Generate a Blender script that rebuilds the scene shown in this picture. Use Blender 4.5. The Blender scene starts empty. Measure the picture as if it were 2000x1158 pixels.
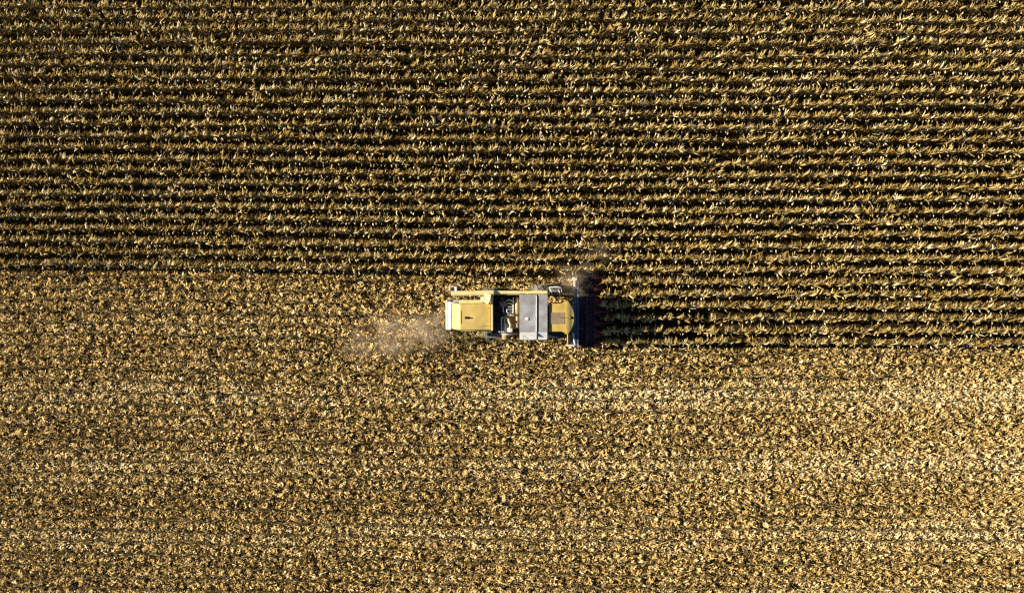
import bpy, bmesh, math, random
import numpy as np
from mathutils import Vector, Matrix

sc = bpy.context.scene
C = sc.collection
R = math.radians
rng = np.random.default_rng(11)
random.seed(5)

# ------------------------------------------------------------------ camera, sky, sun, exposure
FPX, HCAM, TILT = 1540.0, 52.0, R(3.0)          # focal length in photo pixels (2000 wide), height, lean towards the cut side
cam_d = bpy.data.cameras.new("camera"); cam = bpy.data.objects.new("camera", cam_d); C.objects.link(cam)
cam.location = (0, 0, HCAM); cam.rotation_euler = (-TILT, 0, 0)
cam_d.sensor_width = 36; cam_d.lens = 36 * FPX / 2000
cam_d.clip_end = 3000
sc.camera = cam

SUN_EL, SUN_AZ = R(20.5), R(5.5)                # light travels along +x and a little towards -y
w = bpy.data.worlds.new("World"); sc.world = w; w.use_nodes = True
nt = w.node_tree
sky = nt.nodes.new("ShaderNodeTexSky"); sky.sky_type = 'NISHITA'; sky.sun_disc = False
sky.altitude = 2000; sky.air_density = 0.7; sky.dust_density = 0.3
sky.sun_elevation = SUN_EL; sky.sun_rotation = R(270) + SUN_AZ
nt.nodes["Background"].inputs[1].default_value = 0.05
nt.links.new(sky.outputs[0], nt.nodes["Background"].inputs[0])
sd = bpy.data.lights.new("sun", 'SUN'); sd.energy = 5.0; sd.angle = R(0.5); sd.color = (1.0, 0.905, 0.73)
sun = bpy.data.objects.new("sun", sd); C.objects.link(sun); sun.location = (-40, 5, 40)
ldir = Vector((math.cos(SUN_EL) * math.cos(SUN_AZ), -math.cos(SUN_EL) * math.sin(SUN_AZ), -math.sin(SUN_EL)))
sun.rotation_euler = ldir.to_track_quat('-Z', 'Y').to_euler()
vs = sc.view_settings
vs.view_transform = 'Standard'; vs.look = 'None'; vs.gamma = 1.0; vs.exposure = 1.35
cy = sc.cycles
cy.max_bounces = 5; cy.diffuse_bounces = 1; cy.glossy_bounces = 2; cy.transmission_bounces = 3; cy.volume_bounces = 0
cy.transparent_max_bounces = 4; cy.use_denoising = False; cy.filter_width = 1.35


def at(px, py, z):
    """World x, y of the point at height z seen at photo pixel (px, py)."""
    dx, dy, dz = (px - 1000) / FPX, -(py - 579) / FPX, -1.0
    c, s = math.cos(-TILT), math.sin(-TILT)
    wy, wz = dy * c - dz * s, dy * s + dz * c
    t = (z - HCAM) / wz
    return dx * t, wy * t


# ------------------------------------------------------------------ materials
def mat(name, col, rough=0.6, metal=0.0, vary=0.25, scale=4.0, dirt=None, dirt_amt=0.0, bump=0.0, bscale=40.0, spec=0.4):
    m = bpy.data.materials.new(name); m.use_nodes = True
    t = m.node_tree; N, L = t.nodes, t.links
    b = N["Principled BSDF"]
    b.inputs["Roughness"].default_value = rough; b.inputs["Metallic"].default_value = metal
    b.inputs["Specular IOR Level"].default_value = spec
    co = N.new("ShaderNodeTexCoord")
    n1 = N.new("ShaderNodeTexNoise"); n1.inputs["Scale"].default_value = scale; n1.inputs["Detail"].default_value = 6
    L.new(co.outputs["Object"], n1.inputs["Vector"])
    r1 = N.new("ShaderNodeMapRange"); r1.inputs[1].default_value = 0.3; r1.inputs[2].default_value = 0.7
    r1.inputs[3].default_value = 1 - vary; r1.inputs[4].default_value = 1 + vary * 0.5
    L.new(n1.outputs["Fac"], r1.inputs[0])
    mul = N.new("ShaderNodeMix"); mul.data_type = 'RGBA'; mul.blend_type = 'MULTIPLY'; mul.inputs[0].default_value = 1
    mul.inputs[6].default_value = (*col, 1)
    L.new(r1.outputs[0], mul.inputs[7])
    out = mul.outputs[2]
    if dirt:
        n2 = N.new("ShaderNodeTexNoise"); n2.inputs["Scale"].default_value = scale * 0.45; n2.inputs["Detail"].default_value = 8
        n2.inputs["Roughness"].default_value = 0.7
        L.new(co.outputs["Object"], n2.inputs["Vector"])
        r2 = N.new("ShaderNodeMapRange"); r2.inputs[1].default_value = 0.42; r2.inputs[2].default_value = 0.68
        r2.inputs[3].default_value = 0; r2.inputs[4].default_value = dirt_amt
        L.new(n2.outputs["Fac"], r2.inputs[0])
        mx = N.new("ShaderNodeMix"); mx.data_type = 'RGBA'
        L.new(r2.outputs[0], mx.inputs[0]); L.new(out, mx.inputs[6]); mx.inputs[7].default_value = (*dirt, 1)
        out = mx.outputs[2]
    L.new(out, b.inputs["Base Color"])
    if bump:
        n3 = N.new("ShaderNodeTexNoise"); n3.inputs["Scale"].default_value = bscale; n3.inputs["Detail"].default_value = 5
        L.new(co.outputs["Object"], n3.inputs["Vector"])
        bp = N.new("ShaderNodeBump"); bp.inputs["Strength"].default_value = bump; bp.inputs["Distance"].default_value = 0.02
        L.new(n3.outputs["Fac"], bp.inputs["Height"]); L.new(bp.outputs[0], b.inputs["Normal"])
    return m


def straw(name, stops, transl=0.07):
    """Dry plant matter: each blade has its own tint."""
    m = bpy.data.materials.new(name); m.use_nodes = True
    t = m.node_tree; N, L = t.nodes, t.links
    N.remove(N["Principled BSDF"])
    a = N.new("ShaderNodeAttribute"); a.attribute_name = "tint"
    cr = N.new("ShaderNodeValToRGB"); e = cr.color_ramp.elements
    while len(e) < len(stops): e.new(0.5)
    for k, (p, c) in enumerate(stops): e[k].position = p; e[k].color = (*c, 1)
    L.new(a.outputs["Fac"], cr.inputs[0])
    co = N.new("ShaderNodeTexCoord"); no = N.new("ShaderNodeTexNoise"); no.inputs["Scale"].default_value = 9; no.inputs["Detail"].default_value = 3
    L.new(co.outputs["Object"], no.inputs["Vector"])
    mr = N.new("ShaderNodeMapRange"); mr.inputs[1].default_value = 0.3; mr.inputs[2].default_value = 0.7; mr.inputs[3].default_value = 0.72; mr.inputs[4].default_value = 1.2
    L.new(no.outputs["Fac"], mr.inputs[0])
    mul = N.new("ShaderNodeMix"); mul.data_type = 'RGBA'; mul.blend_type = 'MULTIPLY'; mul.inputs[0].default_value = 1
    L.new(cr.outputs[0], mul.inputs[6]); L.new(mr.outputs[0], mul.inputs[7])
    d = N.new("ShaderNodeBsdfDiffuse"); tr = N.new("ShaderNodeBsdfTranslucent"); g = N.new("ShaderNodeBsdfGlossy")
    g.inputs["Roughness"].default_value = 0.45; g.inputs["Color"].default_value = (0.9, 0.85, 0.75, 1)
    L.new(mul.outputs[2], d.inputs[0]); L.new(mul.outputs[2], tr.inputs[0])
    m1 = N.new("ShaderNodeMixShader"); m1.inputs[0].default_value = transl
    L.new(d.outputs[0], m1.inputs[1]); L.new(tr.outputs[0], m1.inputs[2])
    m2 = N.new("ShaderNodeMixShader"); m2.inputs[0].default_value = 0.0
    L.new(m1.outputs[0], m2.inputs[1]); L.new(g.outputs[0], m2.inputs[2])
    L.new(m2.outputs[0], N["Material Output"].inputs[0])
    return m


STRAW = straw("dry_corn_leaf", [(0.0, (0.07, 0.04, 0.012)), (0.3, (0.22, 0.13, 0.03)), (0.6, (0.43, 0.305, 0.105)), (0.85, (0.66, 0.515, 0.26)), (1.0, (0.82, 0.72, 0.50))])
LITTER = straw("crop_litter", [(0.0, (0.08, 0.045, 0.018)), (0.3, (0.26, 0.16, 0.045)), (0.6, (0.56, 0.365, 0.125)), (0.85, (0.76, 0.535, 0.225)), (1.0, (0.83, 0.69, 0.40))], 0.05)
GREEN = straw("green_weed", [(0.0, (0.03, 0.08, 0.015)), (1.0, (0.10, 0.22, 0.05))], 0.2)

YEL = mat("yellow_paint", (0.56, 0.41, 0.125), 0.5, vary=0.18, scale=2.5, dirt=(0.42, 0.29, 0.10), dirt_amt=0.6)
DARKYEL = mat("darker_yellow_paint", (0.46, 0.31, 0.065), 0.6, vary=0.2, scale=2.5, dirt=(0.27, 0.20, 0.10), dirt_amt=0.6)  # the yellow paint in a darker tone
CRM = mat("faded_cream_paint", (0.74, 0.60, 0.27), 0.5, vary=0.12, scale=3, dirt=(0.40, 0.30, 0.15), dirt_amt=0.35)
STEEL = mat("galvanised_sheet", (0.42, 0.41, 0.405), 0.45, 0.25, vary=0.4, scale=1.6, dirt=(0.24, 0.215, 0.195), dirt_amt=0.5)
PALE = mat("pale_sheet", (0.74, 0.72, 0.68), 0.5, 0.0, vary=0.12, scale=3, dirt=(0.36, 0.33, 0.28), dirt_amt=0.3)
WHITE = mat("white_paint", (0.72, 0.69, 0.63), 0.5, vary=0.15, scale=6, dirt=(0.4, 0.33, 0.24), dirt_amt=0.4)
BLACK = mat("black_steel", (0.018, 0.021, 0.026), 0.55, vary=0.4, scale=6)
IRON = mat("engine_iron", (0.24, 0.235, 0.22), 0.5, 0.2, vary=0.6, scale=9, dirt=(0.08, 0.07, 0.06), dirt_amt=0.7)
PIPE = mat("worn_pipe_metal", (0.42, 0.38, 0.32), 0.45, 0.2, vary=0.35, scale=8, dirt=(0.22, 0.12, 0.06), dirt_amt=0.5)
RUBBER = mat("tyre_rubber", (0.05, 0.045, 0.038), 0.85, vary=0.4, scale=5, dirt=(0.30, 0.235, 0.15), dirt_amt=0.85)
BLUE = mat("blue_grey_beam", (0.075, 0.135, 0.21), 0.5, 0.1, vary=0.3, scale=5, dirt=(0.2, 0.19, 0.19), dirt_amt=0.35)
MAROON = mat("maroon_paint", (0.10, 0.04, 0.065), 0.55, vary=0.35, scale=4, dirt=(0.12, 0.085, 0.085), dirt_amt=0.6)
RED = mat("red_snout_paint", (0.17, 0.020, 0.032), 0.5, vary=0.3, scale=5, dirt=(0.16, 0.10, 0.08), dirt_amt=0.5)
GLASS = mat("dark_cab_glass", (0.01, 0.012, 0.014), 0.08, vary=0.1, spec=0.8)
BROWN = mat("dusty_brown_panel", (0.23, 0.175, 0.115), 0.8, vary=0.3, scale=4, dirt=(0.34, 0.24, 0.11), dirt_amt=0.6)
NAVY = mat("navy_rubber", (0.012, 0.025, 0.06), 0.6, vary=0.3, scale=8)
AMBER = mat("amber_lens", (0.5, 0.17, 0.02), 0.25, vary=0.1)


def tag(o, label=None, cat=None, group=None, kind=None):
    for k, v in (("label", label), ("category", cat), ("group", group), ("kind", kind)):
        if v: o[k] = v
    return o


# ------------------------------------------------------------------ the soil
def ground_material():
    m = bpy.data.materials.new("field_soil"); m.use_nodes = True
    t = m.node_tree; N, L = t.nodes, t.links; b = N["Principled BSDF"]
    b.inputs["Roughness"].default_value = 0.95; b.inputs["Specular IOR Level"].default_value = 0.1
    co = N.new("ShaderNodeTexCoord")
    n1 = N.new("ShaderNodeTexNoise"); n1.inputs["Scale"].default_value = 9; n1.inputs["Detail"].default_value = 9; n1.inputs["Roughness"].default_value = 0.7
    n2 = N.new("ShaderNodeTexNoise"); n2.inputs["Scale"].default_value = 0.35; n2.inputs["Detail"].default_value = 5
    L.new(co.outputs["Object"], n1.inputs["Vector"]); L.new(co.outputs["Object"], n2.inputs["Vector"])
    c1 = N.new("ShaderNodeValToRGB"); e = c1.color_ramp.elements
    e[0].position = 0.33; e[0].color = (0.010, 0.008, 0.005, 1); e[1].position = 0.68; e[1].color = (0.065, 0.045, 0.02, 1)
    L.new(n1.outputs["Fac"], c1.inputs[0])
    c2 = N.new("ShaderNodeValToRGB"); e = c2.color_ramp.elements
    e[0].position = 0.35; e[0].color = (0.75, 0.72, 0.62, 1); e[1].position = 0.65; e[1].color = (1.1, 1.0, 0.9, 1)
    L.new(n2.outputs["Fac"], c2.inputs[0])
    mul = N.new("ShaderNodeMix"); mul.data_type = 'RGBA'; mul.blend_type = 'MULTIPLY'; mul.inputs[0].default_value = 1
    L.new(c1.outputs[0], mul.inputs[6]); L.new(c2.outputs[0], mul.inputs[7]); L.new(mul.outputs[2], b.inputs["Base Color"])
    bp = N.new("ShaderNodeBump"); bp.inputs["Strength"].default_value = 0.9; bp.inputs["Distance"].default_value = 0.08
    L.new(n1.outputs["Fac"], bp.inputs["Height"]); L.new(bp.outputs[0], b.inputs["Normal"])
    return m


me = bpy.data.meshes.new("ground")
me.from_pydata([(-900, -900, 0), (900, -900, 0), (900, 900, 0), (-900, 900, 0)], [], [(0, 1, 2, 3)])
me.materials.append(ground_material())
ground = bpy.data.objects.new("ground", me); C.objects.link(ground); ground["kind"] = "structure"


# ------------------------------------------------------------------ blades and tubes in bulk
class Bulk:
    """Collects many quads with one tint per vertex."""
    def __init__(s): s.v, s.f, s.t, s.n = [], [], [], 0

    def add(s, verts, faces, tint):
        s.v.append(verts.reshape(-1, 3)); s.f.append(faces.reshape(-1, 4) + s.n); s.t.append(tint.reshape(-1)); s.n += s.v[-1].shape[0]

    def mesh(s, name, material):
        v = np.concatenate(s.v).astype(np.float32); f = np.concatenate(s.f).astype(np.int32); t = np.concatenate(s.t).astype(np.float32)
        m = bpy.data.meshes.new(name)
        m.vertices.add(len(v)); m.vertices.foreach_set("co", v.ravel())
        m.loops.add(f.size); m.loops.foreach_set("vertex_index", f.ravel())
        m.polygons.add(len(f)); m.polygons.foreach_set("loop_start", np.arange(0, f.size, 4, dtype=np.int32))
        m.update(calc_edges=True)
        a = m.attributes.new("tint", 'FLOAT', 'POINT'); a.data.foreach_set("value", np.clip(t, 0, 1))
        m.materials.append(material)
        return m


def blades(bulk, base, az, pitch, droop, length, width, roll, tint, nseg=4, swirl=None, prof=None):
    M = len(az)
    prof = np.interp(np.linspace(0, 1, nseg + 1), [0, 0.2, 0.5, 0.8, 1], [0.55, 1.0, 0.95, 0.6, 0.06]) if prof is None else prof
    swirl = np.zeros(M) if swirl is None else swirl
    p = base.copy(); V = np.zeros((M, nseg + 1, 2, 3))
    for i in range(nseg + 1):
        u = i / nseg
        pi = pitch - droop * u ** 1.2; ai = az + swirl * u; ri = roll * (0.4 + u)
        d = np.stack([np.cos(pi) * np.cos(ai), np.cos(pi) * np.sin(ai), np.sin(pi)], 1)
        side = np.stack([-np.sin(ai), np.cos(ai), 0 * ai], 1)
        nrm = np.stack([-np.sin(pi) * np.cos(ai), -np.sin(pi) * np.sin(ai), np.cos(pi)], 1)
        wd = side * np.cos(ri)[:, None] + nrm * np.sin(ri)[:, None]
        h = (0.5 * width * prof[i])[:, None]
        V[:, i, 0] = p - wd * h; V[:, i, 1] = p + wd * h
        p = p + d * (length / nseg)[:, None]
    V[..., 2] = np.maximum(V[..., 2], 0.012)
    o = (np.arange(M) * (nseg + 1) * 2)[:, None, None] + (np.arange(nseg) * 2)[None, :, None]
    F = o + np.array([0, 2, 3, 1])[None, None, :]
    bulk.add(V, F, np.repeat(tint, (nseg + 1) * 2))


def tubes(bulk, P, rad, tint, sides=4):
    """P: M x K x 3 centre lines, rad: M x K."""
    M, K, _ = P.shape
    d = P[:, -1] - P[:, 0]; d /= np.linalg.norm(d, axis=1, keepdims=True) + 1e-9
    ref = np.where(np.abs(d[:, 2:3]) > 0.8, np.array([[1.0, 0, 0]]), np.array([[0, 0, 1.0]]))
    a = np.cross(d, ref); a /= np.linalg.norm(a, axis=1, keepdims=True) + 1e-9
    b = np.cross(d, a)
    th = np.arange(sides) * 2 * math.pi / sides
    ring = a[:, None, None] * np.cos(th)[None, None, :, None] + b[:, None, None] * np.sin(th)[None, None, :, None]
    V = P[:, :, None] + ring * rad[:, :, None, None]
    o = (np.arange(M) * K * sides)[:, None, None]
    k = (np.arange(K - 1) * sides)[None, :, None]; s0 = np.arange(sides)[None, None, :]; s1 = (s0 + 1) % sides
    F = np.stack([o + k + s0, o + k + s1, o + k + sides + s1, o + k + sides + s0], -1)
    bulk.add(V, F, np.repeat(tint, K * sides))


WIND = R(48)


def corn(bulk, xy, hs):
    """Dry maize plants at xy with heights hs: stalk, tassel, swept leaves, a hanging ear."""
    n = len(xy)
    lean_az = rng.normal(WIND * 0.7, 0.9, n); lean = np.abs(rng.normal(0.06, 0.05, n)) * hs
    broken = rng.random(n) < 0.035
    lean[broken] += rng.uniform(0.3, 0.9, broken.sum()); hs = hs.copy(); hs[broken] *= 0.7
    top = np.stack([xy[:, 0] + np.cos(lean_az) * lean, xy[:, 1] + np.sin(lean_az) * lean, hs], 1)
    bot = np.stack([xy[:, 0], xy[:, 1], 0 * hs], 1)
    mid = bot * 0.5 + top * 0.5; mid[:, :2] = bot[:, :2] * 0.65 + top[:, :2] * 0.35
    ptint = rng.normal(0.50, 0.10, n)
    tubes(bulk, np.stack([bot, mid, top], 1), np.tile([[0.018, 0.014, 0.006]], (n, 1)) * rng.uniform(0.8, 1.2, (n, 1)), ptint + 0.05)

    def on_stalk(i, u):
        u = u[:, None]
        return np.where(u < 0.5, bot[i] * (1 - 2 * u) + mid[i] * 2 * u, mid[i] * (2 - 2 * u) + top[i] * (2 * u - 1))
    L = 8
    i = np.repeat(np.arange(n), L); m = n * L
    u = np.clip(np.tile(np.array([0.30, 0.58, 0.66, 0.73, 0.80, 0.86, 0.92, 0.98]), n) + rng.normal(0, 0.03, m), 0.06, 0.99)
    swept = rng.random(m) < 0.94
    az = np.where(swept, rng.normal(WIND, 0.45, m), rng.uniform(0, 2 * math.pi, m))
    ln = rng.uniform(0.30, 0.62, m) * np.interp(u, [0, 0.5, 1], [0.9, 1.1, 0.75])
    pitch = rng.normal(0.75, 0.3, m) * np.interp(u, [0, 1], [0.7, 1.15]); droop = rng.uniform(0.4, 1.7, m)
    blades(bulk, on_stalk(i, u), az, pitch, droop, ln, rng.uniform(0.04, 0.08, m), rng.normal(0, 0.7, m),
           ptint[i] + rng.normal(0.0, 0.17, m) + 0.1 * (u - 0.5), 4, rng.normal(0.1, 0.5, m))
    # withered lower leaves hang close along the row like a curtain
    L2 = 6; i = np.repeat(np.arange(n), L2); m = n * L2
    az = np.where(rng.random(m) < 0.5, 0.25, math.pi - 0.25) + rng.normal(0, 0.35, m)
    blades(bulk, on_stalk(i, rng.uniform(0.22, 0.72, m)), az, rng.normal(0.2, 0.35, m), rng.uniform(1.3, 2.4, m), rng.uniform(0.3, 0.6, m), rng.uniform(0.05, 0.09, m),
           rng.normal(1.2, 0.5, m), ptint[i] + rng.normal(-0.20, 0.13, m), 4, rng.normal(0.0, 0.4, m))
    # ears hang towards the open lower side of the row
    e = np.nonzero(rng.random(n) < 0.55)[0]; k = len(e)
    ue = rng.uniform(0.56, 0.74, k); p0 = on_stalk(e, ue)
    ea = rng.normal(-math.pi / 2, 0.7, k); ep = rng.uniform(-0.9, 0.3, k); el = rng.uniform(0.17, 0.25, k)
    d = np.stack([np.cos(ep) * np.cos(ea), np.cos(ep) * np.sin(ea), np.sin(ep)], 1)
    s = np.array([0.1, 0.35, 0.75, 1.0])
    P = p0[:, None] + d[:, None] * (s[None, :, None] * el[:, None, None] + 0.07)
    tubes(bulk, P, np.array([[0.016, 0.046, 0.042, 0.01]]) * rng.uniform(0.85, 1.2, (k, 1)), rng.normal(0.9, 0.07, k), 5)


# rows as measured on the photograph: row k runs along three heights at the left, middle and right
ROW_X = [100, 1020, 1880]
ROW_0, ROW_S = [18.0, 23.0, 25.0], [22.68, 23.05, 23.05]


def row_y(k, x):
    """World y of row k at world x."""
    px = np.interp(x * FPX / (HCAM - 0.7) + 1000, [-400] + ROW_X + [2400], [-400] + ROW_X + [2400])
    py = np.interp(px, ROW_X, ROW_0) + k * np.interp(px, ROW_X, ROW_S)
    dy = -(py - 579) / FPX
    c, s = math.cos(-TILT), math.sin(-TILT)
    return (dy * c + s) * (0.7 - HCAM) / (dy * s - c)


def field_noise(x, y, sx, sy, seed):
    r = np.random.default_rng(seed); out = 0 * x
    for _ in range(7):
        a, b, ph = r.normal(0, 1 / sx), r.normal(0, 1 / sy), r.uniform(0, 6.28)
        out = out + np.sin(a * x + b * y + ph)
    return out / 2.6


CUT_X = at(1172, 610, 0.5)[0]                   # the header has reached here
NEAR_END = CUT_X + 9.4
XMIN, XMAX = -38.0, 38.0
far_xy, near_xy = [], []
HOLE = at(1418, 289, 0.3)                       # a small thin patch in the crop
for k in range(-6, 29):
    x0 = XMIN if k <= 22 else CUT_X
    xs = np.arange(x0, XMAX, 0.172); xs = xs + rng.normal(0, 0.03, len(xs))
    ys = row_y(k, xs) + rng.normal(0, 0.03, len(xs)) + 0.035 * field_noise(xs, 0 * xs, 4.0, 1, 300 + k)
    keep = rng.random(len(xs)) > 0.06 + 0.30 * (field_noise(xs, ys, 1.6, 1.0, 103 + k) > 1.15)
    keep &= (((xs - HOLE[0]) / 1.15) ** 2 + ((ys - HOLE[1]) / 0.75) ** 2 > 1) | (rng.random(len(xs)) < 0.12)
    pts = np.stack([xs, ys], 1)[keep]
    if k > 22:
        nr = pts[:, 0] < NEAR_END
        near_xy.append(pts[nr]); pts = pts[~nr]
    far_xy.append(pts)
far_xy = np.concatenate(far_xy); near_xy = np.concatenate(near_xy)
near_xy = near_xy[np.argsort(near_xy[:, 0])]
far_xy = np.concatenate([far_xy, near_xy[300:]]); near_xy = near_xy[:300]


def heights(xy):
    return np.clip(rng.normal(1.55, 0.12, len(xy)) + 0.08 * field_noise(xy[:, 0], xy[:, 1], 3.0, 1.5, 77), 1.0, 2.1)


b = Bulk(); corn(b, far_xy, heights(far_xy))
o = bpy.data.objects.new("standing_corn", b.mesh("standing_corn", STRAW)); C.objects.link(o)
tag(o, "dry golden corn standing in long parallel rows above the harvested strip", "corn", kind="stuff")

# the plants of the six rows the header takes next, each by itself
kinds = []
for q in range(24):
    b = Bulk(); corn(b, np.zeros((1, 2)), np.array([rng.normal(1.52, 0.12)]))
    kinds.append(b.mesh("corn_plant", STRAW))
proto = bpy.data.objects.new("corn_plant", kinds[0])
for q, p in enumerate(near_xy):
    o = proto if q == 0 else proto.copy()
    o.data = kinds[int(rng.integers(0, 24))]
    o.location = (p[0], p[1], 0); o.rotation_euler = (0, 0, rng.normal(0, 0.3)); s = rng.normal(1, 0.06); o.scale = (s, s, s)
    C.objects.link(o)
    tag(o, "dry corn plant standing in the six rows just ahead of the harvester's header", "corn plant", "corn plants just ahead of the header")

# ------------------------------------------------------------------ stubble, litter
def swath(y_px):
    """How much pale chaff lies here: a band behind every earlier pass of the machine."""
    s = 0 * y_px
    for c, a in ((638, 0.55), (775, 1.0), (912, 0.75), (1044, 0.85), (1180, 0.8)):
        s = s + a * np.exp(-((y_px - c) / 29.0) ** 2)
    return s


def y_to_px(x, y, z=0.1):
    c, s = math.cos(TILT), math.sin(TILT)
    dy, dz = y, z - HCAM
    cyy, czz = dy * c - dz * s, dy * s + dz * c
    return 579 + FPX * cyy / czz, 1000 - FPX * x / czz


def scatter(bulk, x, y, tint, lo, hi, wlo, whi, zhi, steep):
    n = len(x)
    z = rng.uniform(0.02, 1, n) ** 1.6 * zhi
    base = np.stack([x, y, z], 1)
    az = np.where(rng.random(n) < 0.5, rng.normal(WIND, 0.6, n), rng.uniform(0, 2 * math.pi, n))
    ln = rng.uniform(lo, hi, n)
    blades(bulk, base - 0, az, rng.normal(steep, 0.45, n), rng.uniform(-0.2, 1.5, n), ln, rng.uniform(wlo, whi, n), rng.normal(0, 0.8, n), tint, 2,
           rng.normal(0, 0.8, n), np.array([0.6, 1.0, 0.35]))


yb = lambda x: np.where(x < CUT_X - 0.3, row_y(22.55, x), row_y(28.55, x))
b = Bulk()
ROWS = np.arange(23, 57)


def row_gap(x, y):
    """1 on the thin bare strip beside each line of cut stalks, 0 between the lines."""
    px = x * FPX / (HCAM - 0.7) + 1000; py, _ = y_to_px(x, y, 0.7)
    k = (py - np.interp(px, ROW_X, ROW_0)) / np.interp(px, ROW_X, ROW_S) - 23
    kr = np.clip(np.round(k).astype(int), 0, 34)
    d = (k - kr - 0.10) * 0.76
    return np.exp(-(d / 0.13) ** 2) * ROW_OPEN[kr]


ROW_OPEN = np.array([0.6, .7, .5, .9, .6, .9, .7, .5, 1., .7, .5, .8, .6, .6, 1., 1., .6, .9, .5, 1., 1., 1., 1., .6, 1., .6, 1., .7, .9, .6, .9, 1., .6, .8, .7])


def ground_state(x, y, reach=1):
    px_y, px_x = y_to_px(x, y)
    sw = swath(px_y + 5 * field_noise(x, y, 3.5, 3.0, 5)) * np.clip(0.85 + 0.3 * field_noise(x, y, 4.0, 2.0, 9) + 0.011 * x, 0.2, 1.5)  # the x term bakes the brighter sunlit side into chaff amount and tint
    patch = field_noise(x, y, 2.2, 0.9, 21) + 0.5 * field_noise(x, y, 0.6, 0.4, 23)
    bare = np.maximum.reduce([row_gap(x, y + 0.07 * u) for u in range(reach)]) * np.clip(1.0 + 0.5 * field_noise(x, y, 3.5, 1.2, 31) - 0.012 * x, 0, 1)
    return sw, patch, bare


def strewn(N):
    x = rng.uniform(XMIN, XMAX, N); y = rng.uniform(-25.5, 2.6, N)
    ok = y < yb(x)
    return x[ok], y[ok]


# a thin mat of chaff, then tufts of husks and leaves, then loose pieces
x, y = strewn(430000); sw, patch, bare = ground_state(x, y)
k = rng.random(len(x)) < np.clip(0.62 + 0.10 * patch + 0.35 * sw, 0.2, 1) * (1 - 0.95 * bare)
x, y, sw = x[k], y[k], sw[k]
scatter(b, x, y, rng.normal(0.55, 0.16, len(x)) + 0.34 * sw, 0.07, 0.22, 0.03, 0.075, 0.04, 0.12)
x, y = strewn(36000); sw, patch, bare = ground_state(x, y, 4)
k = rng.random(len(x)) < np.clip(0.80 + 0.16 * patch + 0.3 * sw, 0.2, 1) * (1 - 0.97 * bare)
x, y, sw = x[k], y[k], sw[k]; n = len(x)
ct = np.where(rng.random(n) < 0.14 + 0.62 * sw, rng.normal(0.87, 0.08, n), rng.normal(0.64, 0.13, n) + 0.10 * sw)
q = 7; i = np.repeat(np.arange(n), q); m = n * q
caz = rng.normal(WIND, 0.7, n)[i] + rng.normal(0, 0.7, m)
pos = np.stack([x[i] + rng.normal(0, 0.055, m), y[i] + rng.normal(0, 0.055, m), rng.uniform(0.03, 0.20, m) * rng.uniform(0.5, 1.2, n)[i]], 1)
blades(b, pos, caz, rng.normal(0.35, 0.35, m), rng.uniform(0.2, 1.5, m), rng.uniform(0.12, 0.31, m), rng.uniform(0.045, 0.10, m), rng.normal(0, 0.6, m), ct[i] + rng.normal(0, 0.09, m), 3, rng.normal(0, 0.6, m))
x, y = strewn(50000); sw, patch, bare = ground_state(x, y, 4)
k = rng.random(len(x)) < 1 - 0.95 * bare
x, y, sw = x[k], y[k], sw[k]
scatter(b, x, y, rng.normal(0.58, 0.18, len(x)) + 0.22 * sw, 0.16, 0.42, 0.04, 0.09, 0.12, 0.3)
o = bpy.data.objects.new("crop_litter", b.mesh("crop_litter", LITTER)); C.objects.link(o)
tag(o, "pale husks and broken leaves lying all over the harvested ground", "litter", kind="stuff")

b = Bulk()
sx, sy, SXS = [], [], []
for k in range(23, 57):
    x1 = CUT_X - 0.6 if k <= 28 else XMAX
    xs = np.arange(XMIN, x1, 0.172); xs = xs + rng.normal(0, 0.03, len(xs))
    SXS.append(xs); sx.append(xs); sy.append(row_y(k, xs) + rng.normal(0, 0.03, len(xs)))
sx, sy = np.concatenate(sx), np.concatenate(sy); n = len(sx)
h = rng.uniform(0.22, 0.48, n); la = rng.normal(0.3, 1.0, n); le = rng.uniform(0, 0.5, n) * h
P = np.stack([np.stack([sx, sy, 0 * sx], 1), np.stack([sx + np.cos(la) * le, sy + np.sin(la) * le, h], 1)], 1)
tubes(b, P, np.tile([[0.020, 0.017]], (n, 1)), rng.normal(0.6, 0.12, n))
n2 = rng.permutation(n)[:n // 2]; i = n2; n = len(n2) // 2; i = i[:2 * n]
blades(b, P[i, 1] * 0.6 + P[i, 0] * 0.4, rng.normal(WIND, 1.0, 2 * n), rng.normal(0.6, 0.4, 2 * n), rng.uniform(0.3, 2, 2 * n), rng.uniform(0.14, 0.34, 2 * n), rng.uniform(0.03, 0.07, 2 * n),
       rng.normal(0, 0.7, 2 * n), rng.normal(0.55, 0.17, 2 * n), 3)
op = np.concatenate([np.full(len(a_), ROW_OPEN[k_]) for a_, k_ in zip(SXS, range(34))])
i = np.nonzero((rng.random(len(op)) < 0.25 + 0.75 * op) & (field_noise(sx, sy, 3.5, 1.2, 31) - 0.024 * sx > -0.9))[0]; i = np.repeat(i, 4); m = len(i)
az = np.where(rng.random(m) < 0.5, 0.2, math.pi - 0.2) + rng.normal(0, 0.35, m)
blades(b, P[i, 1] * 0.85 + P[i, 0] * 0.15, az, rng.normal(0.25, 0.35, m), rng.uniform(1.2, 2.4, m), rng.uniform(0.2, 0.42, m), rng.uniform(0.045, 0.085, m), rng.normal(1.2, 0.5, m), rng.normal(0.62, 0.15, m), 3)
o = bpy.data.objects.new("corn_stubble", b.mesh("corn_stubble", STRAW)); C.objects.link(o)
tag(o, "short cut corn stalks left in rows on the harvested ground", "stubble", kind="stuff")

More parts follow.
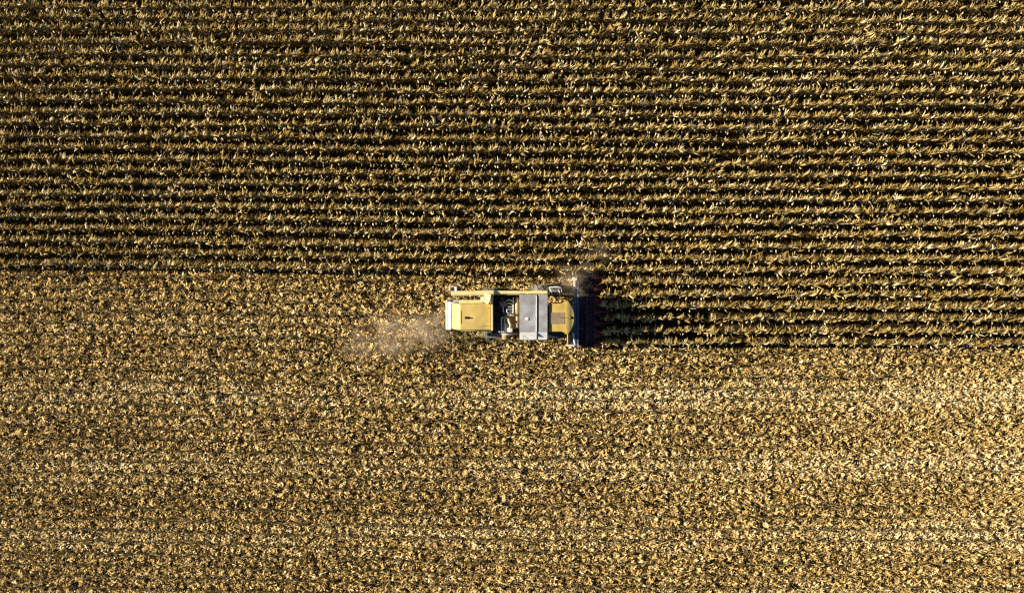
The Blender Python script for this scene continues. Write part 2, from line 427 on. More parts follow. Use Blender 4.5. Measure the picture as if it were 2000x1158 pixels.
# thin litter on the soil under the standing rows
b = Bulk()
N = 210000
x = rng.uniform(XMIN, XMAX, N); y = rng.uniform(-3.6, 24, N)
ok = y > yb(x); x, y = x[ok], y[ok]
scatter(b, x, y, rng.normal(0.33, 0.13, len(x)), 0.08, 0.30, 0.025, 0.07, 0.07, 0.35)
o = bpy.data.objects.new("dry_undergrowth", b.mesh("dry_undergrowth", LITTER)); C.objects.link(o)
tag(o, "brown fallen leaves and withered weeds on the soil between the standing rows", "undergrowth", kind="stuff")


# ------------------------------------------------------------------ the combine harvester
def qx(X, z): return at(840 + X / 5, 609, z)[0]          # X, Y: five-fold enlarged photo pixels from (840, 500)
def qy(Y, z): return at(1040, 500 + Y / 5, z)[1]


ROOT = Vector((qx(1060, 1.0), qy(575, 1.0), 0))


class Shape:
    """Boxes, prisms and tubes joined into one mesh, written in world metres and stored relative to the machine's base."""
    def __init__(s): s.bm = bmesh.new()

    def _bev(s, geom_verts, w, seg=2):
        if w <= 0: return
        es = list({e for v in geom_verts for e in v.link_edges})
        bmesh.ops.bevel(s.bm, geom=es, offset=w, segments=seg, affect='EDGES', profile=0.6, clamp_overlap=True)

    def box(s, x0, x1, y0, y1, z0, z1, bev=0.0):
        x0, x1 = sorted((x0, x1)); y0, y1 = sorted((y0, y1))
        r = bmesh.ops.create_cube(s.bm, size=1.0)
        for v in r['verts']:
            v.co = Vector((x0 if v.co.x < 0 else x1, y0 if v.co.y < 0 else y1, z0 if v.co.z < 0 else z1))
        s._bev(r['verts'], bev); return s

    def q(s, X0, X1, Y0, Y1, z0, z1, bev=0.0):
        """A box whose top face covers the given enlarged pixels."""
        return s.box(qx(X0, z1), qx(X1, z1), qy(Y0, z1), qy(Y1, z1), z0, z1, bev)

    def poly(s, bottom, top, bev=0.0):
        """A solid between two loops of equal length."""
        n = len(top)
        vb = [s.bm.verts.new(p) for p in bottom]; vt = [s.bm.verts.new(p) for p in top]
        fs = [s.bm.faces.new(vt), s.bm.faces.new(vb[::-1])]
        for i in range(n):
            fs.append(s.bm.faces.new((vb[i], vb[(i + 1) % n], vt[(i + 1) % n], vt[i])))
        bmesh.ops.recalc_face_normals(s.bm, faces=fs)
        s._bev(vt, bev); return s

    def side(s, prof, y0, y1, bev=0.0):
        """A profile in x, z pushed from y0 to y1."""
        return s.poly([(x, y0, z) for x, z in prof], [(x, y1, z) for x, z in prof], 0) if bev <= 0 else s._side_bev(prof, y0, y1, bev)

    def _side_bev(s, prof, y0, y1, bev):
        n = len(prof)
        a = [s.bm.verts.new((x, y0, z)) for x, z in prof]; b2 = [s.bm.verts.new((x, y1, z)) for x, z in prof]
        fs = [s.bm.faces.new(a), s.bm.faces.new(b2[::-1])]
        for i in range(n): fs.append(s.bm.faces.new((a[i], b2[i], b2[(i + 1) % n], a[(i + 1) % n])))
        bmesh.ops.recalc_face_normals(s.bm, faces=fs)
        s._bev(a + b2, bev, 3); return s

    def tube(s, pts, r, seg=8, cap=True):
        pts = [Vector(p) for p in pts]; rs = r if isinstance(r, (list, tuple)) else [r] * len(pts)
        rings = []; prev = None
        for i, p in enumerate(pts):
            d = (pts[min(i + 1, len(pts) - 1)] - pts[max(i - 1, 0)]).normalized()
            if prev is None: a = d.orthogonal().normalized()
            else: a = (prev - d * prev.dot(d)).normalized()
            prev = a; c = d.cross(a)
            rings.append([s.bm.verts.new(p + (a * math.cos(t) + c * math.sin(t)) * rs[i]) for t in [k * 2 * math.pi / seg for k in range(seg)]])
        for u, v in zip(rings, rings[1:]):
            for k in range(seg): s.bm.faces.new((u[k], u[(k + 1) % seg], v[(k + 1) % seg], v[k]))
        if cap: s.bm.faces.new(rings[0][::-1]); s.bm.faces.new(rings[-1])
        return s

    def build(s, name, material, parent, smooth=False, label=None):
        bmesh.ops.translate(s.bm, verts=s.bm.verts, vec=-ROOT)
        bmesh.ops.recalc_face_normals(s.bm, faces=s.bm.faces)
        m = bpy.data.meshes.new(name); s.bm.to_mesh(m); s.bm.free(); m.materials.append(material)
        if smooth:
            m.shade_smooth(); m.set_sharp_from_angle(angle=R(35))
        o = bpy.data.objects.new(name, m); C.objects.link(o); o.parent = parent
        if label: o["label"] = label
        return o


hv = bpy.data.objects.new("combine_harvester", None); C.objects.link(hv); hv.location = ROOT
tag(hv, "old yellow combine harvester with open engine bay and grey tank lid, cutting corn", "combine harvester")
YC = ROOT.y

# lower body and chassis
sh = Shape()
sh.side([(qx(330, 1), 1.15), (qx(1150, 1), 0.95), (qx(1150, 2), 2.45), (qx(600, 2), 2.15), (qx(330, 2), 2.15)], YC - 0.78, YC + 0.78, 0.04)
sh.box(qx(640, 1), qx(1150, 1), YC - 0.45, YC + 0.45, 0.55, 0.94)
sh.build("body", YEL, hv)

# rear hood: flat lid, rounded bright rear slope
HY0, HY1 = qy(724, 3.0), qy(466, 3.0)
sh = Shape()
sh.side([(qx(600, 3), 2.16), (qx(600, 3), 2.98), (qx(440, 3), 3.01), (qx(294, 3), 3.0), (qx(272, 3), 2.93), (qx(248, 3), 2.76), (qx(224, 3), 2.5), (qx(206, 3), 2.2), (qx(200, 3), 1.95), (qx(200, 3), 1.5), (qx(330, 3), 1.5), (qx(332, 3), 2.16)], HY0, HY1, 0.075)
hood = sh.build("rear_hood", YEL, hv, True)
sh = Shape(); sh.q(301, 306, 534, 662, 3.0, 3.012); sh.q(505, 577, 683, 686, 2.99, 3.002); sh.q(560, 588, 508, 511, 2.98, 3.0); sh.q(590, 594, 480, 715, 2.98, 2.992)
sh.build("panel_seam", BLACK, hood)
sh = Shape(); sh.q(338, 372, 592, 614, 3.004, 3.06, 0.01); sh.q(366, 408, 600, 609, 3.004, 3.03); sh.tube([(qx(352, 3), qy(602, 3), 3.05), (qx(352, 3), qy(602, 3), 3.17)], 0.03)
sh.build("hood_latch", BLACK, hood)
sh = Shape(); sh.q(288, 520, 430, 464, 2.0, 2.42, 0.03); sh.build("side_shield", CRM, hv)
sh = Shape(); sh.q(226, 286, 426, 456, 2.0, 2.30, 0.02); sh.build("side_bracket", STEEL, hv)
sh = Shape(); sh.q(500, 600, 727, 742, 1.6, 2.3, 0.02); sh.q(300, 500, 727, 733, 1.6, 2.2, 0.01); sh.build("side_shield", YEL, hv)

# straw hood at the tail: pale frame, dark rubber flap
sh = Shape()
x0, x1 = qx(162, 1.9), qx(204, 1.9)
for Yc in (436, 716): sh.box(x0, x1, qy(Yc, 1.9) - 0.03, qy(Yc, 1.9) + 0.03, 1.0, 1.9, 0.01)
sh.poly([(x0, qy(716, 1.9), 1.55), (x1, qy(716, 1.9), 1.7), (x1, qy(436, 1.9), 1.7), (x0, qy(452, 1.9), 1.55)], [(x0, qy(716, 1.9), 1.62), (x1, qy(716, 1.9), 1.9), (x1, qy(436, 1.9), 1.9), (x0, qy(452, 1.9), 1.62)], 0.01)
sh.tube([(x0 - 0.03, qy(438, 1.9), 1.72), (x0 - 0.03, qy(718, 1.9), 1.72)], 0.045)
straw_hood = sh.build("straw_hood", WHITE, hv)
sh = Shape(); sh.box(x0 - 0.07, x0 - 0.045, qy(700, 1.5), qy(455, 1.5), 0.7, 1.6); sh.build("rubber_flap", BLACK, straw_hood)
sh = Shape(); sh.q(168, 226, 434, 448, 1.9, 1.96); sh.build("dark_interior", BLACK, straw_hood)  # black strip painted in for the dark interior of the frame

# engine bay: floor, walls, engine
BX0, BX1 = qx(612, 2.4), qx(872, 2.4)
sh = Shape(); sh.box(qx(600, 2.4), BX1, qy(742, 2.4), qy(374, 2.4), 2.10, 2.22); sh.build("engine_deck", BLACK, hv)  # black floor colour carries the shade down in the bay
sh = Shape(); sh.q(596, 613, 374, 728, 2.23, 3.22, 0.012); sh.build("bay_wall", CRM, hv)
sh = Shape(); sh.q(613, 872, 371, 378, 2.23, 3.3, 0.01); sh.build("bay_wall", CRM, hv)
sh = Shape(); sh.q(690, 866, 742, 750, 2.23, 2.62, 0.01); sh.build("bay_wall", BLACK, hv)
eng = Shape()
eng.q(680, 742, 440, 496, 2.23, 2.85, 0.03); eng.q(690, 722, 452, 505, 2.6, 2.93, 0.03)
eng.q(740, 818, 480, 590, 2.23, 2.7, 0.03)
for k in range(4): eng.q(752, 806, 488 + 26 * k, 506 + 26 * k, 2.7, 2.86 + 0.03 * (k % 2), 0.02)
eng.q(712, 740, 520, 560, 2.23, 2.62, 0.02)
engine = eng.build("engine", IRON, hv)
sh = Shape()
P = lambda X, Y, z: (qx(X, z), qy(Y, z), z)
sh.tube([P(742, 440, 2.8), P(768, 428, 2.92), P(795, 432, 2.92), P(808, 452, 2.85)], 0.035)
sh.tube([P(735, 470, 2.8), P(765, 458, 2.95), P(800, 470, 2.9), P(815, 500, 2.8)], 0.03)
sh.tube([P(716, 505, 2.75), P(712, 530, 2.8), P(722, 560, 2.6)], 0.035)
sh.tube([P(752, 520, 2.9), P(748, 545, 2.9), P(770, 562, 2.85)], 0.028)
sh.tube([P(770, 590, 2.7), P(790, 575, 2.9), P(815, 580, 2.85)], 0.04)
sh.build("engine_hose", PALE, engine, True)
sh = Shape()
for X, Y in ((700, 470), (728, 452)): sh.tube([P(X, Y, 2.86), P(X, Y, 3.0)], 0.06, 12)
sh.tube([P(705, 420, 2.4), P(705, 420, 2.75)], 0.05, 10)
sh.build("filler_cap", PIPE, engine)
sh = Shape(); sh.tube([P(813, 405, 2.9), P(812, 480, 2.9), P(811, 560, 2.9)], 0.03, 8); sh.build("exhaust_pipe", WHITE, hv, True)
sh = Shape(); sh.tube([P(847, 398, 2.8), P(847, 408, 2.8), P(847, 418, 2.8), P(847, 550, 2.8), P(847, 560, 2.8), P(847, 570, 2.8)], [0.05, 0.07, 0.115, 0.115, 0.09, 0.05], 14); sh.build("silencer", PIPE, hv, True)
sh = Shape(); sh.tube([P(850, 585, 2.75), P(850, 592, 2.75), P(850, 630, 2.75), P(850, 637, 2.75)], [0.04, 0.08, 0.08, 0.05], 12)
sh.tube([P(852, 640, 2.7), P(852, 645, 2.7), P(852, 668, 2.7), P(852, 672, 2.7)], [0.05, 0.085, 0.085, 0.05], 12); sh.build("filter_canister", PIPE, hv, True)
sh = Shape(); sh.tube([P(853, 674, 2.65), P(853, 695, 2.65)], 0.08, 12); sh.build("filter_canister", mat("blue_can", (0.14, 0.2, 0.34), 0.5), hv, True)
sh = Shape(); sh.tube([P(733, 594, 2.7), P(733, 605, 2.72), P(733, 660, 2.72), P(733, 740, 2.72)], [0.15, 0.2, 0.225, 0.225], 18); air = sh.build("air_cleaner", IRON, hv, True)
sh = Shape(); sh.tube([P(733, 612, 2.73), P(733, 658, 2.73)], 0.235, 18); sh.build("clamp_band", BLACK, air, True)
sh = Shape(); sh.tube([P(697, 742, 2.9), P(694, 660, 2.95), P(698, 608, 2.95), P(710, 592, 2.9)], 0.022, 6); sh.build("air_hose", WHITE, air, True)
sh = Shape(); sh.tube([P(766, 612, 2.86), P(770, 640, 2.95), P(784, 665, 3.0), P(784, 690, 3.0), P(778, 705, 3.0)], 0.07, 12); sh.build("intake_pipe", PIPE, hv, True)
sh = Shape(); sh.q(756, 804, 702, 744, 2.75, 3.04, 0.04); sh.build("intake_cap", WHITE, hv, True)
sh = Shape(); sh.tube([P(675, 738, 2.3), P(675, 738, 2.5)], 0.05, 10); sh.build("deck_knob", WHITE, hv)

# rotary screen and left-hand platform
def disc(sh, cx, cz, y0, y1, r, seg=28):
    return sh.tube([(cx, y0, cz), (cx, y1, cz)], r, seg)
cx = qx(776, 2.2)
sh = Shape(); disc(sh, cx, 2.08, qy(768, 2.4), qy(752, 2.4), 0.56); scr = sh.build("rotary_screen", IRON, hv, True)
sh = Shape(); disc(sh, cx - 0.25, 1.95, qy(818, 2.2), qy(768, 2.3) - 0.003, 0.24, 18); sh.build("screen_housing", BROWN, scr, True)
sh = Shape(); sh.q(520, 700, 752, 798, 1.2, 1.28, 0.01); sh.q(528, 560, 742, 790, 1.28, 1.9, 0.02); sh.build("rear_platform", IRON, hv)
sh = Shape()
for k in range(4): sh.q(458 + 14 * k, 464 + 14 * k, 740 + 10 * k, 782 + 3 * k, 1.35 - 0.25 * k, 1.40 - 0.25 * k)
sh.tube([P(452, 760, 1.4), P(520, 790, 0.4)], 0.025); sh.tube([P(470, 738, 1.4), P(535, 750, 0.4)], 0.025)
sh.build("rear_ladder", CRM, hv)

# grain tank with its steel lids
TZ = 3.66
sh = Shape()
tx0, tx1, ty0, ty1 = qx(878, TZ), qx(1143, TZ), qy(815, 3.3), qy(382, TZ)
sh.poly([(tx0 + .05, ty0 + .35, 2.46), (tx1 - .02, ty0 + .35, 2.46), (tx1 - .02, ty1 - .02, 2.46), (tx0 + .05, ty1 - .02, 2.46)],
        [(tx0 + .02, ty0 + .03, 3.32), (tx1 - .01, ty0 + .03, 3.32), (tx1 - .01, ty1 - .01, 3.32), (tx0 + .02, ty1 - .01, 3.32)])
sh.box(tx0 + .02, tx1 - .01, qy(744, TZ), ty1 - .01, 3.323, TZ - 0.05)
tank = sh.build("grain_tank", YEL, hv)
sh = Shape(); sh.q(874, 1044, 376, 741, TZ - 0.045, TZ, 0.012); sh.q(884, 1036, 388, 392, TZ, TZ + .01); lid = sh.build("tank_lid", STEEL, tank)
sh = Shape(); sh.tube([P(946, 612, TZ), P(946, 612, TZ + .035)], [0.105, 0.09], 18); sh.tube([P(1023, 612, TZ), P(1023, 612, TZ + .03)], 0.035, 10); sh.build("lid_knob", WHITE, lid, True)
sh = Shape(); sh.q(1058, 1147, 376, 741, TZ - 0.045, TZ, 0.012); lid2 = sh.build("tank_lid", STEEL, tank)
sh = Shape(); sh.q(1036, 1043, 390, 735, TZ + 0.001, TZ + 0.05, 0.01); sh.build("lid_edge", PALE, lid)
sh = Shape(); sh.q(1046, 1056, 384, 790, TZ - 0.2, TZ - 0.02); sh.build("lid_gap_seal", BLACK, tank)
# the side flap slopes outward below the lids
def flap(X0, X1):
    a, b2 = qx(X0, TZ), qx(X1, TZ); ya, yb2 = qy(744, TZ), qy(817, 3.42)
    return Shape().poly([(a, yb2, 3.38), (b2, yb2, 3.38), (b2, ya, TZ - .05), (a, ya, TZ - .05)], [(a, yb2, 3.42), (b2, yb2, 3.42), (b2, ya, TZ - .006), (a, ya, TZ - .006)], 0.01)
flap(876, 1043).build("side_flap", PALE, tank); flap(1059, 1146).build("side_flap", PALE, tank)
sh = Shape(); sh.q(913, 916, 750, 812, 3.55, 3.56); sh.build("flap_seam", BLACK, tank)
sh = Shape()
for Y in (470, 560, 650): sh.q(884, 1034, Y, Y + 3, TZ, TZ + 0.008)
sh.build("pressed_rib", STEEL, lid)

# unloading auger folded back along the upper side
AZ = 3.45
sh = Shape(); sh.tube([P(206, 366, AZ), P(420, 363, AZ), P(620, 360, AZ)], 0.165, 16); auger = sh.build("unloading_auger", CRM, hv, True)
sh = Shape(); sh.q(600, 1150, 340, 371, 3.05, 3.46, 0.05); sh.q(1000, 1090, 336, 341, 3.3, 3.46); sh.build("auger_cover", CRM, hv)
sh = Shape(); sh.q(204, 240, 306, 346, 3.05, 3.5, 0.02); sh.build("spout_boot", NAVY, auger)
sh = Shape(); sh.q(240, 262, 300, 344, 3.1, 3.52, 0.015); sh.q(203, 262, 297, 305, 3.1, 3.52, 0.01); sh.build("spout_rim", WHITE, auger)
sh = Shape(); sh.poly([P(545, 362, 2.9), P(598, 372, 2.9), P(592, 425, 2.9), P(570, 472, 2.9), P(528, 455, 2.9), P(516, 425, 2.9)][::-1], [P(545, 360, 3.7), P(598, 372, 3.7), P(592, 425, 3.55), P(570, 472, 3.45), P(526, 455, 3.45), P(518, 425, 3.55)][::-1], 0.03)
sh.q(494, 526, 398, 440, 3.0, 3.5, 0.02); sh.build("auger_elbow", mat("chalky_cream_paint", (0.80, 0.70, 0.42), 0.5, vary=0.1), hv)

# cab
sh = Shape(); sh.q(1166, 1345, 468, 732, 1.9, 3.36, 0.04); cab = sh.build("cab", YEL, hv)
sh = Shape()
cx0, cx1 = qx(1180, 3.2), qx(1352, 3.2)
sh.box(cx0, cx1 + 0.05, qy(745, 3.2), qy(458, 3.2), 2.3, 3.30, 0.03); sh.build("cab_window", GLASS, cab)
roof = [(1160, 462), (1288, 462), (1308, 448), (1330, 435), (1346, 435), (1362, 450), (1380, 482), (1402, 530), (1413, 600), (1402, 672), (1382, 722), (1360, 758), (1344, 768), (1328, 764), (1308, 748), (1290, 738), (1160, 738)]
def scaled(pts, z, f, X=1290, Y=600): return [P(X + (a - X) * f, Y + (c2 - Y) * f, z) for a, c2 in pts][::-1]
sh = Shape(); sh.poly(scaled(roof, 3.37, 0.97), scaled(roof, 3.55, 1.0), 0.05); rf = sh.build("cab_roof", DARKYEL, cab, True)
visor = [(1340, 440), (1352, 450), (1374, 484), (1396, 532), (1407, 600), (1396, 670), (1376, 718), (1356, 752), (1342, 758), (1330, 716), (1321, 660), (1317, 600), (1321, 540), (1330, 484)]
sh = Shape(); sh.poly([P(a, c2, 3.552) for a, c2 in visor][::-1], [P(a, c2, 3.64 - 0.10 * (a - 1317) / 90) for a, c2 in visor][::-1], 0.03)
sh.build("roof_visor", YEL, rf, True)
sh = Shape(); sh.q(1172, 1312, 552, 664, 3.553, 3.575, 0.008); sh.build("roof_hatch", BROWN, rf)
sh = Shape(); sh.tube([P(1254, 601, 3.60), P(1318, 601, 3.68)], 0.013, 6); sh.build("aerial", BLACK, rf)
sh = Shape(); sh.tube([P(1366, 601, 3.60), P(1366, 601, 3.66)], 0.085, 14); sh.q(1372, 1392, 592, 612, 3.58, 3.64, 0.01); bc = sh.build("beacon", BLACK, rf, True)
sh = Shape(); sh.tube([P(1366, 601, 3.66), P(1366, 601, 3.74), P(1366, 601, 3.77)], [0.055, 0.055, 0.03], 12); sh.build("beacon_lens", AMBER, bc, True)
# mirror arms
sh = Shape(); sh.tube([P(1345, 764, 3.4), P(1346, 862, 3.2)], 0.035, 6); sh.build("mirror_arm", YEL, hv)
sh = Shape(); sh.q(1330, 1415, 866, 880, 2.75, 3.1, 0.015); sh.build("mirror", WHITE, hv)

# steps, platform and railing on the upper side of the cab
sh = Shape(); sh.q(1165, 1270, 306, 352, 1.85, 1.92, 0.01); 
plat = sh.build("cab_platform", IRON, hv)
sh = Shape()
sh.tube([P(1160, 305, 2.5), P(1240, 300, 2.6), P(1270, 304, 2.6), P(1284, 320, 2.5), P(1286, 350, 2.2)], 0.03)
sh.tube([P(1166, 315, 2.0), P(1185, 345, 2.5), P(1192, 384, 2.3)], 0.03); sh.tube([P(1252, 330, 2.5), P(1266, 350, 2.5), P(1262, 386, 2.3)], 0.035)
sh.build("handrail", WHITE, plat, True)
sh = Shape(); sh.q(1158, 1300, 745, 800, 1.8, 1.88, 0.01); sh.build("cab_platform", BLACK, hv)

# wheels
def wheel(name, cx, yc, wid, r, lugs):
    sh = Shape(); bm = sh.bm
    prof = [(-0.5, 0.62), (-0.5, 0.86), (-0.42, 0.95), (-0.2, 0.975), (0.2, 0.975), (0.42, 0.95), (0.5, 0.86), (0.5, 0.62)]
    seg = 40; rings = []
    for k in range(seg):
        t = 2 * math.pi * k / seg
        rings.append([bm.verts.new((cx + r * q * math.sin(t), yc + u * wid, r + r * q * math.cos(t))) for u, q in prof])
    for k in range(seg):
        a2, b2 = rings[k], rings[(k + 1) % seg]
        for j in range(len(prof)): bm.faces.new((a2[j], a2[(j + 1) % len(prof)], b2[(j + 1) % len(prof)], b2[j]))
    for k in range(lugs):
        for sgn in (-1, 1):
            t = 2 * math.pi * (k + (0.5 if sgn > 0 else 0)) / lugs
            vs2 = []
            for rr in (0.955, 1.03):
                for u, dt in ((0.02, 0.16), (0.48, -0.06), (0.48, -0.17), (0.02, 0.05)):
                    tt = t + dt
                    vs2.append(bm.verts.new((cx + r * rr * math.sin(tt), yc + sgn * u * wid, r + r * (rr - 0.03 * (u > .3)) * math.cos(tt))))
            for f in ((0, 1, 2, 3), (4, 5, 6, 7), (0, 1, 5, 4), (1, 2, 6, 5), (2, 3, 7, 6), (3, 0, 4, 7)): bm.faces.new([vs2[i2] for i2 in f])
    t2 = sh.build(name, RUBBER, hv)
    sh = Shape(); sh.tube([(cx, yc - wid * 0.42, r), (cx, yc - wid * 0.30, r), (cx, yc + wid * 0.30, r), (cx, yc + wid * 0.42, r)], [r * 0.62, r * 0.56, r * 0.56, r * 0.62], 28)
    sh.tube([(cx, yc - wid * 0.5, r), (cx, yc + wid * 0.5, r)], r * 0.2, 14); sh.build("rim", CRM, t2, True)


fy = qy(276, 1.2); WW = 0.68
fx = qx(1118, 1.6)
wheel("front_wheel", fx, fy - WW / 2, WW, 0.93, 17)
wheel("front_wheel", fx, qy(792, 1.5) + WW / 2, WW, 0.93, 17)
ry = qy(316, 1.0); rx = qx(612, 1.0)
wheel("rear_wheel", rx, ry - 0.2, 0.4, 0.56, 16)
wheel("rear_wheel", rx, 2 * YC - ry + 0.62, 0.4, 0.56, 16)
sh = Shape(); sh.tube([(rx, YC - 1.4, 0.56), (rx, YC + 1.4, 0.56)], 0.08); sh.tube([(fx, YC - 1.4, 0.93), (fx, YC + 1.4, 0.93)], 0.14); sh.build("axle", BLACK, hv)

# feeder house
sh = Shape(); sh.side([(qx(1150, 1.5), 1.0), (qx(1150, 1.5), 1.75), (qx(1425, 1), 1.05), (qx(1425, 1), 0.35)], YC - 0.62, YC + 0.62, 0.02); sh.build("feeder_house", YEL, hv)

# corn header: beam, trough, auger, six row gaps between seven snouts
hx0, hx1 = qx(1402, 1.1), qx(1600, 0.8)
hyt, hyb = qy(192, 0.9), qy(893, 0.9)
sh = Shape()
sh.side([(qx(1440, .6), 0.30), (qx(1470, .6), 0.20), (qx(1585, .6), 0.22), (qx(1625, .6), 0.36), (qx(1625, .6), 0.42), (qx(1585, .6), 0.30), (qx(1475, .6), 0.28), (qx(1452, .6), 0.42), (qx(1452, 1), 1.06), (qx(1440, 1), 1.06)], hyb + .05, hyt - .05)
header = sh.build("corn_header", MAROON, hv)
sh = Shape(); sh.box(qx(1402, 1.15), qx(1422, 1.15), hyb, hyt - 0.25, 0.75, 1.16, 0.02); sh.box(qx(1424, 1.1), qx(1434, 1.1), hyb, hyt - 0.25, 0.9, 1.05)
sh.box(qx(1436, 1.1), qx(1452, 1.1), hyb, hyt - .2, 1.065, 1.14, 0.02)
sh.build("header_beam", BLUE, header)
sh = Shape()
ax, az2 = qx(1530, .6), 0.58
sh.tube([(ax, hyb + .08, az2), (ax, hyt - .08, az2)], 0.10, 12)
n_turn, per = 7, 14; y0, y1 = hyb + .1, hyt - .1; prev = None
for k in range(n_turn * per + 1):
    t = 2 * math.pi * k / per; yy = y0 + (y1 - y0) * k / (n_turn * per)
    a2 = sh.bm.verts.new((ax + .1 * math.cos(t), yy, az2 + .1 * math.sin(t))); b2 = sh.bm.verts.new((ax + .25 * math.cos(t), yy, az2 + .25 * math.sin(t)))
    c2 = sh.bm.verts.new((ax + .25 * math.cos(t), yy + .012, az2 + .25 * math.sin(t))); d2 = sh.bm.verts.new((ax + .1 * math.cos(t), yy + .012, az2 + .1 * math.sin(t)))
    if prev:
        for u, v in ((0, 1), (1, 2), (2, 3)): sh.bm.faces.new((prev[u], prev[v], (a2, b2, c2, d2)[v], (a2, b2, c2, d2)[u]))
    prev = (a2, b2, c2, d2)
sh.build("cross_auger", MAROON, header, True)
sny = [qy(Y, 0.6) for Y in (212, 325, 436, 548, 660, 768, 876)]
for k in range(6):
    ym = (sny[k] + sny[k + 1]) / 2
    sh = Shape()
    sh.box(qx(1590, .4), qx(1710, .4), ym + 0.06, ym + 0.2, 0.22, 0.36, 0.01); sh.box(qx(1590, .4), qx(1710, .4), ym - 0.2, ym - 0.06, 0.22, 0.36, 0.01)
    sh.build("row_unit", BLACK, header)
for k, ys in enumerate(sny):
    sh = Shape(); secs = []
    tip = 1742 if k % 6 else 1715
    for X, hw, zt, zb in ((1604, 0.27, 0.80, 0.40), (1636, 0.27, 0.76, 0.32), (1680, 0.20, 0.58, 0.22), (1725, 0.11, 0.36, 0.14), (tip + 42, 0.03, 0.15, 0.08)):
        x2 = qx(X, zt); hw2 = hw if k % 6 else hw * 0.8
        secs.append([(x2, ys - hw2, zb), (x2, ys - hw2 * .75, zb * .4 + zt * .6), (x2, ys - hw2 * .3, zt), (x2, ys + hw2 * .3, zt), (x2, ys + hw2 * .75, zb * .4 + zt * .6), (x2, ys + hw2, zb)])
    rows = [[sh.bm.verts.new(p) for p in sec] for sec in secs]
    for u, v in zip(rows, rows[1:]):
        for j in range(6): sh.bm.faces.new((u[j], u[(j + 1) % 6], v[(j + 1) % 6], v[j]))
    sh.bm.faces.new(rows[0]); sh.bm.faces.new(rows[-1][::-1])
    sh.build("snout", RED, header, True)
for Y, sg in ((192, 1), (893, -1)):
    sh = Shape(); yy = qy(Y, 0.9)
    sh.side([(qx(1440, 1), 0.3), (qx(1440, 1), 1.12), (qx(1500, 1), 1.05), (qx(1625, 1), 0.85), (qx(1675, 1), 0.35), (qx(1625, 1), 0.2)], yy - 0.025, yy + 0.025, 0.008); sh.build("end_shield", MAROON, header)
sh = Shape(); sh.tube([P(1450, 222, 1.15), P(1468, 232, 1.15), P(1456, 246, 1.15), P(1448, 236, 1.15), P(1450, 222, 1.15)], 0.02, 6); sh.tube([P(1446, 862, 1.15), P(1452, 890, 1.15), P(1470, 888, 1.15), P(1446, 862, 1.15)], 0.02, 6)
sh.build("lifting_ring", mat("faded_pink_red_paint", (0.5, 0.22, 0.2), 0.6), header)
sh = Shape(); sh.q(1394, 1434, 208, 240, 0.9, 1.35, 0.02); sh.q(1402, 1420, 240, 300, 1.0, 1.2, 0.02); sh.build("end_bracket", WHITE, header)
sh = Shape(); sh.tube([P(1395, 752, 1.3), P(1402, 800, 1.3), P(1418, 868, 1.3)], 0.045, 6); sh.build("hydraulic_pipe", WHITE, header)
sh = Shape(); sh.tube([P(1385, 430, 1.5), P(1400, 400, 1.2), P(1380, 360, 1.0)], 0.03, 6); sh.build("hydraulic_pipe", BLACK, header)

# ------------------------------------------------------------------ dust, flying chaff, a green weed
def dust(x, y, z, rx2, ry2, rz2, rot, dens, scale, label, lo=0.45, hi=0.75):
    bm = bmesh.new(); bmesh.ops.create_icosphere(bm, subdivisions=4, radius=1.0)
    me2 = bpy.data.meshes.new("dust"); bm.to_mesh(me2); bm.free()
    o2 = bpy.data.objects.new("dust", me2); C.objects.link(o2); o2.location = (x, y, z); o2.scale = (rx2, ry2, rz2); o2.rotation_euler = (0, 0, rot)
    m = bpy.data.materials.new("airborne_dust"); m.use_nodes = True; t = m.node_tree; N, L = t.nodes, t.links
    N.remove(N["Principled BSDF"])
    pv = N.new("ShaderNodeVolumePrincipled"); pv.inputs["Color"].default_value = (1.0, 0.76, 0.50, 1)
    co = N.new("ShaderNodeTexCoord"); ge = N.new("ShaderNodeNewGeometry")
    ln = N.new("ShaderNodeVectorMath"); ln.operation = 'LENGTH'; L.new(co.outputs["Object"], ln.inputs[0])
    fall = N.new("ShaderNodeMapRange"); fall.interpolation_type = 'SMOOTHSTEP'; fall.inputs[1].default_value = 0.98; fall.inputs[2].default_value = 0.0; L.new(ln.outputs["Value"], fall.inputs[0])
    no = N.new("ShaderNodeTexNoise"); no.inputs["Scale"].default_value = scale; no.inputs["Detail"].default_value = 4; no.inputs["Distortion"].default_value = 1.2
    L.new(ge.outputs["Position"], no.inputs["Vector"])
    mr = N.new("ShaderNodeMapRange"); mr.inputs[1].default_value = lo; mr.inputs[2].default_value = hi; L.new(no.outputs["Fac"], mr.inputs[0])
    a2 = N.new("ShaderNodeMath"); a2.operation = 'MULTIPLY'; L.new(fall.outputs[0], a2.inputs[0]); L.new(mr.outputs[0], a2.inputs[1])
    a3 = N.new("ShaderNodeMath"); a3.operation = 'MULTIPLY'; L.new(a2.outputs[0], a3.inputs[0]); a3.inputs[1].default_value = dens
    L.new(a3.outputs[0], pv.inputs["Density"]); L.new(pv.outputs[0], N["Material Output"].inputs["Volume"])
    me2.materials.append(m); tag(o2, label, "dust", kind="stuff")


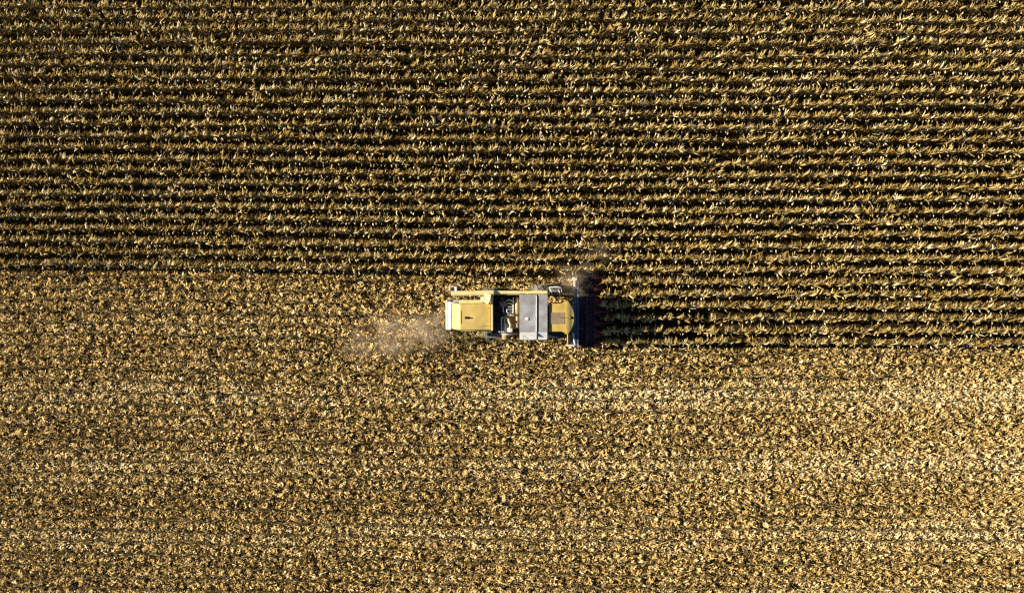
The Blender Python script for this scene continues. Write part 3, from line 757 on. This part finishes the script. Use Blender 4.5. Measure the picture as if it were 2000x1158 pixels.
tail = at(866, 640, 1.2)
px0 = at(815, 650, 0.9)
dust(px0[0], px0[1], 1.15, 3.4, 1.7, 1.15, R(14), 2.6, 0.8, "pale chaff dust blown out behind the harvester's tail", 0.44, 0.74)
px1 = at(748, 662, 0.9)
dust(px1[0], px1[1], 1.3, 3.6, 2.3, 1.3, R(18), 0.8, 0.6, "thin chaff dust settling on the stubble farther behind the harvester", 0.42, 0.74)
p1 = at(1118, 562, 1.2); dust(p1[0], p1[1], 1.35, 1.5, 1.6, 1.1, R(20), 1.2, 1.1, "grey dust curling over the upper end of the header", 0.42, 0.74)
p2 = at(1135, 510, 1.5); dust(p2[0], p2[1], 1.9, 2.6, 1.6, 1.2, R(30), 0.32, 0.6, "thin dust drifting off the header over the standing corn", 0.42, 0.78)

b = Bulk(); n = 420
u = rng.random(n) ** 0.7; sp = 0.35 + 1.0 * u
x = tail[0] - u * 5.2 + rng.normal(0, 0.25, n); y = tail[1] - u * 0.75 + rng.normal(0, 1, n) * sp * 0.55; z = np.clip(1.25 - 0.9 * u + rng.normal(0, 0.25, n), 0.1, 2)
blades(b, np.stack([x, y, z], 1), rng.uniform(0, 6.28, n), rng.normal(0, 0.6, n), rng.normal(0, 0.5, n), rng.uniform(0.05, 0.18, n), rng.uniform(0.02, 0.05, n), rng.normal(0, 1, n), rng.normal(0.85, 0.1, n), 2)
o = bpy.data.objects.new("flying_chaff", b.mesh("flying_chaff", LITTER)); C.objects.link(o)
tag(o, "light husk scraps flying out behind the harvester", "chaff", kind="stuff")

b = Bulk(); n = 34
wx, wy = at(1829, 132, 0.5)
az = rng.uniform(0, 6.28, n); r0 = rng.uniform(0, 0.22, n)
blades(b, np.stack([wx + r0 * np.cos(az), wy + r0 * np.sin(az), rng.uniform(0.05, 1.1, n)], 1), az, rng.normal(0.9, 0.3, n), rng.uniform(0.6, 1.8, n), rng.uniform(0.2, 0.4, n), rng.uniform(0.05, 0.09, n), rng.normal(0, 0.5, n), rng.random(n), 4)
o = bpy.data.objects.new("weed", b.mesh("weed", GREEN)); C.objects.link(o)
tag(o, "small leafy green weed growing among the golden corn rows", "weed")
